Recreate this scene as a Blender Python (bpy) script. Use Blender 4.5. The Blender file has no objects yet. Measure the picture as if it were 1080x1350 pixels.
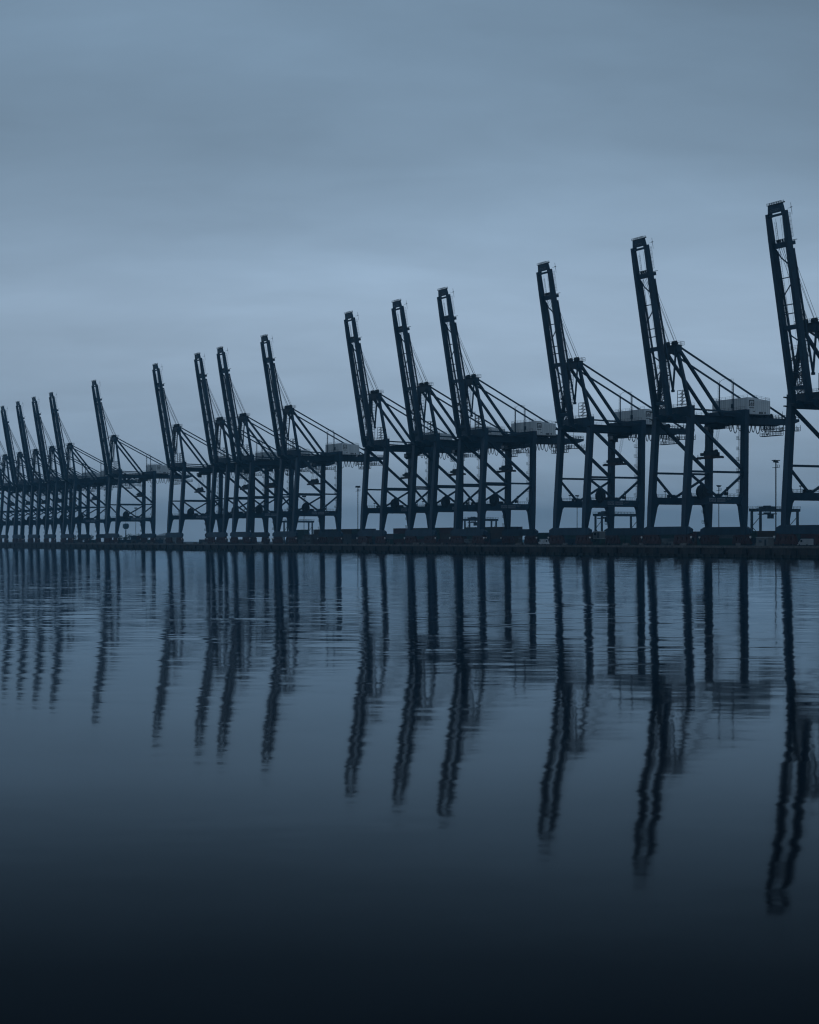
import bpy, math, random
from mathutils import Vector, Matrix
random.seed(11)
scene = bpy.context.scene
col = scene.collection
R = math.radians
QZ = 3.5                      # quay top above the water
# ------------------------------------------------------------------ camera
cam_d = bpy.data.cameras.new('camera')
cam = bpy.data.objects.new('camera', cam_d); col.objects.link(cam)
cam.location = (-360.0, -498.0, 5.17)
cam.rotation_euler = (R(90), 0, -0.4814)
cam_d.sensor_fit = 'HORIZONTAL'; cam_d.sensor_width = 36
cam_d.lens = 2334/1080*36
cam_d.shift_y = 38.4/1080
cam_d.clip_start = 0.5; cam_d.clip_end = 20000
scene.camera = cam
# ------------------------------------------------------------------ colour management
scene.view_settings.view_transform = 'Standard'
scene.view_settings.look = 'None'
scene.view_settings.exposure = 0
scene.view_settings.gamma = 1
scene.view_settings.use_curve_mapping = False
scene.render.engine = 'CYCLES'
scene.cycles.use_denoising = True
try:
    scene.cycles.denoiser = 'OPENIMAGEDENOISE'
    scene.cycles.denoising_input_passes = 'RGB_ALBEDO_NORMAL'
    scene.cycles.denoising_prefilter = 'ACCURATE'
except Exception:
    pass
scene.cycles.max_bounces = 6
scene.cycles.diffuse_bounces = 2
scene.cycles.glossy_bounces = 3
scene.cycles.volume_bounces = 0
scene.cycles.use_adaptive_sampling = False
scene.cycles.filter_width = 1.25


def lin(r, g, b):
    f = lambda c: (c/255)/12.92 if c/255 <= .04045 else ((c/255+.055)/1.055)**2.4
    return (f(r), f(g), f(b), 1)


# ------------------------------------------------------------------ sky (dusk overcast)
SUN_EL, SUN_ROT = R(9), R(215)
world = bpy.data.worlds.new('World'); scene.world = world
world.use_nodes = True
nt = world.node_tree; N = nt.nodes; L = nt.links
N.clear()
out = N.new('ShaderNodeOutputWorld')
sky = N.new('ShaderNodeTexSky'); sky.sky_type = 'NISHITA'; sky.sun_disc = False
sky.sun_elevation = SUN_EL; sky.sun_rotation = SUN_ROT
bg_sky = N.new('ShaderNodeBackground'); bg_sky.inputs['Strength'].default_value = 0.05
L.new(sky.outputs[0], bg_sky.inputs['Color'])
tc = N.new('ShaderNodeTexCoord')
sep = N.new('ShaderNodeSeparateXYZ'); L.new(tc.outputs['Generated'], sep.inputs[0])
# elevation gradient of the cloud deck
ramp = N.new('ShaderNodeValToRGB'); ramp.color_ramp.interpolation = 'B_SPLINE'
el = ramp.color_ramp.elements
stops = [(0.0, (134, 157, 180)), (.057, (144, 167, 191)), (.117, (154, 176, 199)), (.162, (142, 166, 190)),
         (.21, (122, 145, 167)), (.27, (112, 135, 157)), (.5, (108, 132, 154)), (1.0, (108, 132, 154))]
el[0].position, el[0].color = stops[0][0], lin(*stops[0][1])
el[1].position, el[1].color = stops[-1][0], lin(*stops[-1][1])
for p, c in stops[1:-1]:
    e = el.new(p); e.color = lin(*c)
zc = N.new('ShaderNodeMath'); zc.operation = 'MAXIMUM'; zc.inputs[1].default_value = 0
L.new(sep.outputs['Z'], zc.inputs[0]); L.new(zc.outputs[0], ramp.inputs[0])
# streaked cloud layer: project the direction on a plane overhead
den = N.new('ShaderNodeMath'); den.operation = 'ADD'; den.inputs[1].default_value = .26
L.new(zc.outputs[0], den.inputs[0])
div = N.new('ShaderNodeVectorMath'); div.operation = 'DIVIDE'
comb = N.new('ShaderNodeCombineXYZ')
for k in range(3): L.new(den.outputs[0], comb.inputs[k])
L.new(tc.outputs['Generated'], div.inputs[0]); L.new(comb.outputs[0], div.inputs[1])


def cloud(rot, sc, loc, scale, det, rough, dist, lo, hi, a, b):
    mp = N.new('ShaderNodeMapping'); mp.vector_type = 'POINT'
    mp.inputs['Scale'].default_value = sc; mp.inputs['Location'].default_value = loc
    vr = N.new('ShaderNodeVectorRotate'); vr.rotation_type = 'Z_AXIS'; vr.inputs['Angle'].default_value = R(rot)
    L.new(div.outputs[0], vr.inputs['Vector']); L.new(vr.outputs[0], mp.inputs[0])
    nz = N.new('ShaderNodeTexNoise'); nz.inputs['Scale'].default_value = scale; nz.inputs['Detail'].default_value = det
    nz.inputs['Roughness'].default_value = rough; nz.inputs['Distortion'].default_value = dist
    L.new(mp.outputs[0], nz.inputs['Vector'])
    mr = N.new('ShaderNodeMapRange'); mr.inputs[1].default_value = lo; mr.inputs[2].default_value = hi
    mr.inputs[3].default_value = a; mr.inputs[4].default_value = b
    L.new(nz.outputs[0], mr.inputs[0]); return mr.outputs[0]


c1 = cloud(29, (.55, 1.5, 1), (6.35, 8.68, 0), 1.0, 5.5, .52, .5, .3, .7, .84, 1.15)        # broad soft bands
c2 = cloud(24, (.8, 1.3, 1), (4.1, 2.7, 0), 2.2, 5, .5, .4, .3, .7, .915, 1.085)         # finer mottling
c3 = cloud(27, (.7, 1.4, 1), (7.3, 3.1, 0), 5.5, 7, .6, .6, .3, .7, .965, 1.035)         # fine wisps
# cloud paler low over the harbour; the dimming away from there includes painted vignette
gd = N.new('ShaderNodeVectorMath'); gd.operation = 'DOT_PRODUCT'
_az = -.4814 + .03; _el = .13
gd.inputs[1].default_value = (-math.sin(_az)*math.cos(_el), math.cos(_az)*math.cos(_el), math.sin(_el))
L.new(tc.outputs['Generated'], gd.inputs[0])
gr = N.new('ShaderNodeMapRange'); gr.interpolation_type = 'SMOOTHSTEP'
gr.inputs[1].default_value = math.cos(.36); gr.inputs[2].default_value = 1.0; gr.inputs[3].default_value = .90; gr.inputs[4].default_value = 1.06
L.new(gd.outputs['Value'], gr.inputs[0])
m1 = N.new('ShaderNodeMath'); m1.operation = 'MULTIPLY'; L.new(c1, m1.inputs[0]); L.new(c2, m1.inputs[1])
m2 = N.new('ShaderNodeMath'); m2.operation = 'MULTIPLY'; L.new(m1.outputs[0], m2.inputs[0]); L.new(gr.outputs[0], m2.inputs[1])
m3 = N.new('ShaderNodeMath'); m3.operation = 'MULTIPLY'; L.new(m2.outputs[0], m3.inputs[0]); L.new(c3, m3.inputs[1])
mul = N.new('ShaderNodeVectorMath'); mul.operation = 'SCALE'
L.new(ramp.outputs[0], mul.inputs[0]); L.new(m3.outputs[0], mul.inputs['Scale'])
bg_cl = N.new('ShaderNodeBackground'); bg_cl.inputs['Strength'].default_value = 1.0
L.new(mul.outputs[0], bg_cl.inputs['Color'])
mixs = N.new('ShaderNodeMixShader'); mixs.inputs[0].default_value = .94
L.new(bg_sky.outputs[0], mixs.inputs[1]); L.new(bg_cl.outputs[0], mixs.inputs[2])
L.new(mixs.outputs[0], out.inputs['Surface'])
# weak, very soft sun behind the cloud
sd = bpy.data.lights.new('sun', 'SUN'); sd.energy = .06; sd.angle = R(40); sd.color = (1, .95, .9)
so = bpy.data.objects.new('sun', sd); col.objects.link(so)
so.rotation_euler = (R(90)-SUN_EL, 0, math.pi - SUN_ROT + R(0))
so.location = (-200, -300, 300)


# ------------------------------------------------------------------ mesh builder
class MB:
    def __init__(s): s.v = []; s.f = []; s.m = []

    def add(s, vs, fs, mi=0):
        o = len(s.v); s.v += [tuple(x) for x in vs]
        s.f += [tuple(i+o for i in f) for f in fs]; s.m += [mi]*len(fs)
        return s

    def box(s, x0, x1, y0, y1, z0, z1, mi=0):
        vs = [(x, y, z) for z in (z0, z1) for y in (y0, y1) for x in (x0, x1)]
        return s.add(vs, [(0, 2, 3, 1), (4, 5, 7, 6), (0, 1, 5, 4), (2, 6, 7, 3), (0, 4, 6, 2), (1, 3, 7, 5)], mi)

    def beam(s, p, q, w, h=None, w2=None, h2=None, up=(0, 0, 1), mi=0):
        """box section from p to q; w sideways, h along up"""
        h = w if h is None else h; w2 = w if w2 is None else w2; h2 = h if h2 is None else h2
        p = Vector(p); q = Vector(q); d = (q-p).normalized(); u = Vector(up)
        if abs(d.dot(u)) > .98: u = Vector((1, 0, 0))
        sx = d.cross(u).normalized(); uy = sx.cross(d).normalized()
        vs = []
        for c, a, b in ((p, w/2, h/2), (q, w2/2, h2/2)):
            vs += [c-sx*a-uy*b, c+sx*a-uy*b, c+sx*a+uy*b, c-sx*a+uy*b]
        return s.add(vs, [(0, 1, 2, 3), (7, 6, 5, 4), (0, 4, 5, 1), (1, 5, 6, 2), (2, 6, 7, 3), (3, 7, 4, 0)], mi)

    def tube(s, pts, r, n=5, mi=0):
        pts = [Vector(p) for p in pts]; rings = []
        for i, p in enumerate(pts):
            d = (pts[min(i+1, len(pts)-1)]-pts[max(i-1, 0)]).normalized()
            u = Vector((0, 0, 1)) if abs(d.z) < .95 else Vector((1, 0, 0))
            a = d.cross(u).normalized(); b = a.cross(d)
            rings.append([p+a*r*math.cos(2*math.pi*k/n)+b*r*math.sin(2*math.pi*k/n) for k in range(n)])
        vs = [x for rg in rings for x in rg]; fs = []
        for i in range(len(pts)-1):
            for k in range(n):
                fs.append((i*n+k, i*n+(k+1) % n, (i+1)*n+(k+1) % n, (i+1)*n+k))
        fs += [tuple(range(n))[::-1], tuple((len(pts)-1)*n+k for k in range(n))]
        return s.add(vs, fs, mi)

    def prism(s, poly, y0, y1, axis='y', mi=0):
        """extrude an outline; axis y: poly in xz; axis x: poly in yz; axis z: poly in xy"""
        n = len(poly)
        P = {'y': lambda a, b, t: (a, t, b), 'x': lambda a, b, t: (t, a, b), 'z': lambda a, b, t: (a, b, t)}[axis]
        vs = [P(a, b, y0) for a, b in poly]+[P(a, b, y1) for a, b in poly]
        fs = [tuple(range(n)), tuple(range(2*n-1, n-1, -1))]
        fs += [(i, i+n, (i+1) % n+n, (i+1) % n) for i in range(n)]
        return s.add(vs, fs, mi)

    def disc(s, c, r, y0, y1, n=20, axis='y', mi=0):
        cx, cz = c
        return s.prism([(cx+r*math.cos(2*math.pi*k/n), cz+r*math.sin(2*math.pi*k/n)) for k in range(n)], y0, y1, axis, mi)

    def rail(s, p, q, h=1.1, step=2.5, r=.035, up=(0, 0, 1), mids=1):
        p = Vector(p); q = Vector(q); u = Vector(up); n = max(1, int((q-p).length/step))
        for i in range(n+1):
            a = p.lerp(q, i/n); s.beam(a, a+u*h, r*2, r*2, mi=0)
        for k in range(mids+1):
            o = u*h*(1-k/(mids+1)); s.beam(p+o, q+o, r*2, r*2, mi=0)
        return s

    def mesh(s, name, mats):
        me = bpy.data.meshes.new(name); me.from_pydata(s.v, [], s.f)
        for m in (mats if isinstance(mats, (list, tuple)) else [mats]): me.materials.append(m)
        if any(s.m): me.polygons.foreach_set('material_index', s.m)
        import bmesh
        bm = bmesh.new(); bm.from_mesh(me); bmesh.ops.recalc_face_normals(bm, faces=bm.faces); bm.to_mesh(me); bm.free()
        me.update(); return me

    def build(s, name, mats, parent=None, loc=(0, 0, 0)):
        o = bpy.data.objects.new(name, s.mesh(name, mats)); col.objects.link(o)
        o.location = loc
        if parent: o.parent = parent
        return o


def tag(o, label=None, cat=None, group=None, kind=None):
    if label: o['label'] = label
    if cat: o['category'] = cat
    if group: o['group'] = group
    if kind: o['kind'] = kind
    return o


def empty(name, loc=(0, 0, 0), rz=0):
    o = bpy.data.objects.new(name, None); col.objects.link(o)
    o.location = loc; o.rotation_euler = (0, 0, rz); o.empty_display_size = 1
    return o


def copy_tree(o, parent=None):
    kids = list(o.children)
    c = o.copy(); col.objects.link(c)
    if parent: c.parent = parent
    for ch in kids: copy_tree(ch, c)
    return c


# ------------------------------------------------------------------ materials
def mat(name, c1, c2=None, rough=.6, scale=.35, spec=.3, metal=0, stretch=(1, 1, 1), rust=None, bump=0):
    m = bpy.data.materials.new(name); m.use_nodes = True
    t = m.node_tree; b = t.nodes['Principled BSDF']
    b.inputs['Roughness'].default_value = rough; b.inputs['Metallic'].default_value = metal
    b.inputs['Specular IOR Level'].default_value = spec
    c2 = c2 or tuple(x*.6 for x in c1)
    co = t.nodes.new('ShaderNodeTexCoord'); mp = t.nodes.new('ShaderNodeMapping')
    mp.inputs['Scale'].default_value = stretch
    oi = t.nodes.new('ShaderNodeObjectInfo'); ad = t.nodes.new('ShaderNodeVectorMath'); ad.operation = 'ADD'
    t.links.new(co.outputs['Object'], mp.inputs[0])
    ml = t.nodes.new('ShaderNodeVectorMath'); ml.operation = 'SCALE'; ml.inputs['Scale'].default_value = 37.0
    cb = t.nodes.new('ShaderNodeCombineXYZ')
    for k in range(3): t.links.new(oi.outputs['Random'], cb.inputs[k])
    t.links.new(cb.outputs[0], ml.inputs[0]); t.links.new(mp.outputs[0], ad.inputs[0]); t.links.new(ml.outputs[0], ad.inputs[1])
    n = t.nodes.new('ShaderNodeTexNoise'); n.inputs['Scale'].default_value = scale; n.inputs['Detail'].default_value = 6
    n.inputs['Roughness'].default_value = .62
    t.links.new(ad.outputs[0], n.inputs['Vector'])
    r = t.nodes.new('ShaderNodeValToRGB')
    r.color_ramp.elements[0].position = .33; r.color_ramp.elements[0].color = (*c2, 1)
    r.color_ramp.elements[1].position = .67; r.color_ramp.elements[1].color = (*c1, 1)
    t.links.new(n.outputs[0], r.inputs[0])
    src = r.outputs[0]
    if rust:
        n2 = t.nodes.new('ShaderNodeTexNoise'); n2.inputs['Scale'].default_value = scale*3.1; n2.inputs['Detail'].default_value = 8
        t.links.new(ad.outputs[0], n2.inputs['Vector'])
        r2 = t.nodes.new('ShaderNodeValToRGB'); r2.color_ramp.elements[0].position = .58; r2.color_ramp.elements[1].position = .7
        t.links.new(n2.outputs[0], r2.inputs[0])
        mx = t.nodes.new('ShaderNodeMix'); mx.data_type = 'RGBA'; mx.inputs[7].default_value = (*rust, 1)
        t.links.new(r2.outputs[0], mx.inputs[0]); t.links.new(src, mx.inputs[6]); src = mx.outputs[2]
    t.links.new(src, b.inputs['Base Color'])
    if bump:
        bp = t.nodes.new('ShaderNodeBump'); bp.inputs['Strength'].default_value = .6; bp.inputs['Distance'].default_value = bump
        t.links.new(n.outputs[0], bp.inputs['Height']); t.links.new(bp.outputs[0], b.inputs['Normal'])
    return m


M = dict(
    navy=mat('navy_paint', (.010, .044, .078), (.0025, .016, .034), .5, .3, .25, stretch=(1, 1, .35), rust=(.012, .02, .03)),
    dark=mat('dark_steel', (.005, .013, .022), (.003, .009, .015), .6, .5),
    rope=mat('wire_rope', (.02, .022, .025), None, .6, 1),
    redbrown=mat('red_brown_paint', (.075, .030, .027), (.04, .02, .02), .65, .9, .2, rust=(.05, .035, .025)),
    wheel=mat('wheel_steel', (.02, .02, .022), None, .5, 1),
    white=mat('white_cladding', (.74, .78, .79), (.56, .61, .63), .55, .4, .3, stretch=(1, 1, .3)),
    roof=mat('grey_roof', (.42, .45, .47), (.33, .36, .38), .7, .5),
    glass=mat('dark_glass', (.012, .016, .02), None, .12, 1, .5),
    sign=mat('pale_sign', (.16, .20, .24), (.11, .145, .18), .6, 1.2),
    pale=mat('pale_lamp_housing', (.8, .8, .78), None, .4, 2, .4),
    spread=mat('spreader_paint', (.04, .025, .024), (.02, .016, .016), .6, .8),
    cope=mat('worn_concrete', (.15, .145, .14), (.07, .068, .066), .8, .6, .2, rust=(.05, .042, .035), bump=.03),
    wall=mat('stained_concrete', (.050, .043, .041), (.020, .019, .019), .8, .45, .2, stretch=(1, 1, .4), rust=(.03, .016, .013), bump=.05),
    weed_shade=mat('weedy_shaded_concrete', (.012, .016, .012), (.007, .009, .008), .6, .8, .3),  # dark wet weed, with the shadow above the waterline painted in
    rubber=mat('fender_rubber', (.012, .012, .013), None, .7, 1),
    asphalt=mat('quay_concrete', (.035, .035, .036), (.022, .023, .024), .75, .09, .25, rust=(.03, .03, .03)),
    rtg=mat('yard_crane_paint', (.014, .024, .034), (.009, .017, .025), .55, .5),
    bark=mat('bark', (.05, .042, .035), None, .8, 2),
    leaf=mat('foliage', (.055, .07, .04), (.03, .045, .025), .8, .2),
)
CONT = {
    'maroon': mat('maroon_container', (.075, .024, .024), (.045, .018, .018), .6, .4, .25, rust=(.05, .03, .02)),
    'navy': mat('navy_container', (.018, .034, .06), (.012, .024, .042), .6, .4, .25, rust=(.04, .03, .02)),
    'green': mat('green_container', (.02, .055, .048), (.014, .038, .034), .6, .4, .25, rust=(.04, .03, .02)),
    'grey': mat('grey_container', (.085, .092, .098), (.06, .066, .07), .6, .4, .25, rust=(.05, .035, .025)),
    'brown': mat('brown_container', (.075, .048, .034), (.05, .034, .026), .6, .4, .25, rust=(.04, .025, .02)),
}

# ------------------------------------------------------------------ water
wm = bpy.data.materials.new('harbour_water'); wm.use_nodes = True
t = wm.node_tree; t.nodes.clear()
o_ = t.nodes.new('ShaderNodeOutputMaterial')
geo = t.nodes.new('ShaderNodeNewGeometry')


def wnoise(scale, sx, sy, det, rough):
    m_ = t.nodes.new('ShaderNodeMapping'); m_.inputs['Scale'].default_value = (sx, sy, 1)
    v_ = t.nodes.new('ShaderNodeVectorRotate'); v_.rotation_type = 'Z_AXIS'; v_.inputs['Angle'].default_value = .4814
    t.links.new(geo.outputs['Position'], v_.inputs['Vector']); t.links.new(v_.outputs[0], m_.inputs[0])
    n_ = t.nodes.new('ShaderNodeTexNoise'); n_.noise_dimensions = '2D'
    n_.inputs['Scale'].default_value = scale; n_.inputs['Detail'].default_value = det; n_.inputs['Roughness'].default_value = rough
    t.links.new(m_.outputs[0], n_.inputs['Vector'])
    s_ = t.nodes.new('ShaderNodeVectorMath'); s_.operation = 'SUBTRACT'; s_.inputs[1].default_value = (.5, .5, .5)
    t.links.new(n_.outputs['Color'], s_.inputs[0]); return s_


def vscale(src, k):
    s_ = t.nodes.new('ShaderNodeVectorMath'); s_.operation = 'SCALE'; s_.inputs['Scale'].default_value = k
    t.links.new(src.outputs[0], s_.inputs[0]); return s_


def vop(op, a, b):
    s_ = t.nodes.new('ShaderNodeVectorMath'); s_.operation = op
    t.links.new(a.outputs[0], s_.inputs[0]); t.links.new(b.outputs[0], s_.inputs[1]); return s_


def mth(op, a, b=None, clamp=False):
    n_ = t.nodes.new('ShaderNodeMath'); n_.operation = op; n_.use_clamp = clamp
    for k, q in enumerate((a, b)):
        if q is None: continue
        if isinstance(q, (int, float)): n_.inputs[k].default_value = q
        else: t.links.new(q, n_.inputs[k])
    return n_.outputs[0]


def vs2(src, fac):
    s_ = t.nodes.new('ShaderNodeVectorMath'); s_.operation = 'SCALE'
    t.links.new(src.outputs[0], s_.inputs[0]); t.links.new(fac, s_.inputs['Scale']); return s_


# calm in the lee of the near shore, ruffled farther out: the breeze line crosses the basin
sq = t.nodes.new('ShaderNodeVectorMath'); sq.operation = 'DOT_PRODUCT'; sq.inputs[1].default_value = (.463, .8864, 0)
t.links.new(geo.outputs['Position'], sq.inputs[0])
patch = wnoise(.016, .35, 1.0, 2.0, .5)
sp = t.nodes.new('ShaderNodeSeparateXYZ'); t.links.new(patch.outputs[0], sp.inputs[0])
q_ = mth('ADD', mth('ADD', sq.outputs['Value'], 608.1), mth('MULTIPLY', sp.outputs[0], 90.0))
zr = t.nodes.new('ShaderNodeMapRange'); zr.interpolation_type = 'SMOOTHSTEP'
zr.inputs[1].default_value = 45; zr.inputs[2].default_value = 135
t.links.new(q_, zr.inputs[0]); zone = zr.outputs[0]
near_n = vop('ADD', vscale(wnoise(.95, .5, 1.0, 3.5, .62), .0145), vscale(wnoise(.2, .5, 1.0, 1.0, .5), .007))
far_n = vop('ADD', vscale(wnoise(.50, .22, 1.0, 3.0, .6), .11), vscale(wnoise(.10, .16, 1.0, 2.0, .5), .036))
far_n = vs2(far_n, zone)
# facets that lean away are hidden behind the crests: fold the far slopes towards the one who looks
hm = t.nodes.new('ShaderNodeVectorMath'); hm.operation = 'MULTIPLY'; hm.inputs[1].default_value = (1, 1, 0)
t.links.new(geo.outputs['Incoming'], hm.inputs[0])
hn = t.nodes.new('ShaderNodeVectorMath'); hn.operation = 'NORMALIZE'; t.links.new(hm.outputs[0], hn.inputs[0])
cd = t.nodes.new('ShaderNodeVectorMath'); cd.operation = 'DOT_PRODUCT'
t.links.new(far_n.outputs[0], cd.inputs[0]); t.links.new(hn.outputs[0], cd.inputs[1])
cdv = cd.outputs['Value']
far_n = vop('ADD', vscale(far_n, .3), vs2(hn, mth('SUBTRACT', mth('ABSOLUTE', cdv), mth('MULTIPLY', cdv, .3))))
tot = vop('ADD', near_n, far_n)
flat = t.nodes.new('ShaderNodeVectorMath'); flat.operation = 'MULTIPLY'; flat.inputs[1].default_value = (1, 1, 0)
t.links.new(tot.outputs[0], flat.inputs[0])
upv = t.nodes.new('ShaderNodeVectorMath'); upv.operation = 'ADD'; upv.inputs[1].default_value = (0, 0, 1)
t.links.new(flat.outputs[0], upv.inputs[0])
nrm = t.nodes.new('ShaderNodeVectorMath'); nrm.operation = 'NORMALIZE'; t.links.new(upv.outputs[0], nrm.inputs[0])
gl = t.nodes.new('ShaderNodeBsdfGlossy'); gl.inputs['Roughness'].default_value = .052; gl.inputs['Color'].default_value = (.73, .89, 1, 1)
t.links.new(nrm.outputs[0], gl.inputs['Normal'])
df = t.nodes.new('ShaderNodeBsdfDiffuse'); df.inputs['Color'].default_value = (.0010, .0040, .0075, 1)
dt = t.nodes.new('ShaderNodeVectorMath'); dt.operation = 'DOT_PRODUCT'
t.links.new(geo.outputs['Incoming'], dt.inputs[0]); t.links.new(geo.outputs['Normal'], dt.inputs[1])
fr = t.nodes.new('ShaderNodeValToRGB'); fr.color_ramp.interpolation = 'LINEAR'    # reflectance against cosine of incidence
fe = fr.color_ramp.elements
fst = [(0, .80), (.020, .67), (.059, .48), (.106, .29), (.145, .165), (.187, .088), (.231, .041), (.27, .021), (1, .012)]
fe[0].position, fe[0].color = 0, (fst[0][1],)*3+(1,)
fe[1].position, fe[1].color = 1, (fst[-1][1],)*3+(1,)
for p, v in fst[1:-1]:
    e = fe.new(p); e.color = (v, v, v, 1)
t.links.new(dt.outputs['Value'], fr.inputs[0])
mxw = t.nodes.new('ShaderNodeMixShader')
t.links.new(fr.outputs[0], mxw.inputs[0]); t.links.new(df.outputs[0], mxw.inputs[1]); t.links.new(gl.outputs[0], mxw.inputs[2])
t.links.new(mxw.outputs[0], o_.inputs['Surface'])
w = MB(); w.add([(-2500, -1000, 0), (-3.2, -1000, 0), (-3.2, 5200, 0), (-2500, 5200, 0)], [(0, 1, 2, 3)])
tag(w.build('water', wm), kind='structure')

# ------------------------------------------------------------------ land and quay
Y0, Y1 = -520, 5000
g = MB()
g.box(-3.6, 4200, Y0, Y1, -1.0, QZ)
tag(g.build('ground', M['asphalt']), kind='structure')
qw = empty('quay_wall', (0, 0, 0))
tag(qw, 'long dark stained quay wall at the water below the row of cranes', 'quay wall')
PITCH, PN = 12.0, 74
cm = MB(); cm.box(-4.5, -3.4, 0, PITCH-.05, QZ-.5, QZ+.22); cope_me = cm.mesh('cope', M['cope'])
pm = MB(); pm.box(-4.2, -3.55, .02, PITCH-.06, .95, QZ-.52)
for k in range(4): pm.box(-4.26, -4.19, .8+k*3, 1.0+k*3, 1.0, QZ-.6)
pan_me = pm.mesh('wall_panel', M['wall'])
fm = MB(); fm.box(-5.0, -4.23, -.9, .9, .9, QZ-.75); fm.box(-5.12, -5.0, -1.1, 1.1, 1.2, QZ-.95)
fm.beam((-4.6, -.5, QZ-.7), (-4.4, -.5, QZ+.1), .1); fm.beam((-4.6, .5, QZ-.7), (-4.4, .5, QZ+.1), .1)
fen_me = fm.mesh('fender', M['rubber'])
lm_ = MB(); lm_.box(-4.02, -3.52, .04, PITCH-.08, -.9, .93)
for k in range(3): lm_.disc((-4.25, 2+k*4), .42, -.9, .93, 10, 'z')
low_me = lm_.mesh('lower_wall', M['weed_shade'])
for i in range(PN):
    y = -192+i*PITCH
    for nm, me in (('cope', cope_me), ('wall_panel', pan_me), ('lower_wall', low_me)):
        o = bpy.data.objects.new(nm, me); col.objects.link(o); o.parent = qw; o.location = (0, y, 0)
    o = bpy.data.objects.new('fender', fen_me); col.objects.link(o); o.parent = qw; o.location = (0, y+random.uniform(-.6, .6), random.uniform(-.15, .1))
yf = -192+PN*PITCH
far = MB(); far.box(-4.2, -3.55, yf, Y1-5, -.9, QZ-.52); far.box(-4.5, -3.4, yf, Y1-5, QZ-.5, QZ+.22)
for k in range(150): far.box(-5.0, -4.23, yf+k*PITCH, yf+k*PITCH+1.8, .9, QZ-.7)
tag(far.build('wall_panel', M['wall'], qw), kind='stuff')
near = MB(); near.box(-4.2, -3.55, Y0+1, -192.1, -.9, QZ-.52); near.box(-4.5, -3.4, Y0+1, -192.1, QZ-.5, QZ+.22)
near.build('wall_panel', M['wall'], qw)
# crane rails
rl = MB()
for x in (0, 25.05):
    rl.box(x-.08, x+.08, Y0+2, 2500, QZ, QZ+.12); rl.box(x-.3, x+.3, Y0+2, 2500, QZ, QZ+.04)
tag(rl.build('crane_rails', M['dark']), 'pair of steel crane rails let into the quay', 'rails')
# bollards
bm_ = MB(); bm_.disc((0, 0), .28, 0, .45, 12, 'z'); bm_.disc((0, 0), .42, .45, .65, 12, 'z'); bm_.disc((0, 0), .45, 0, .06, 12, 'z')
bol_me = bm_.mesh('bollard', M['dark'])
for i in range(38):
    o = bpy.data.objects.new('bollard', bol_me); col.objects.link(o); o.location = (-3.9, -186+i*24, QZ+.222)
    tag(o, 'squat dark mooring bollard on the quay edge', 'bollard', 'mooring bollards along the quay edge')


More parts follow.
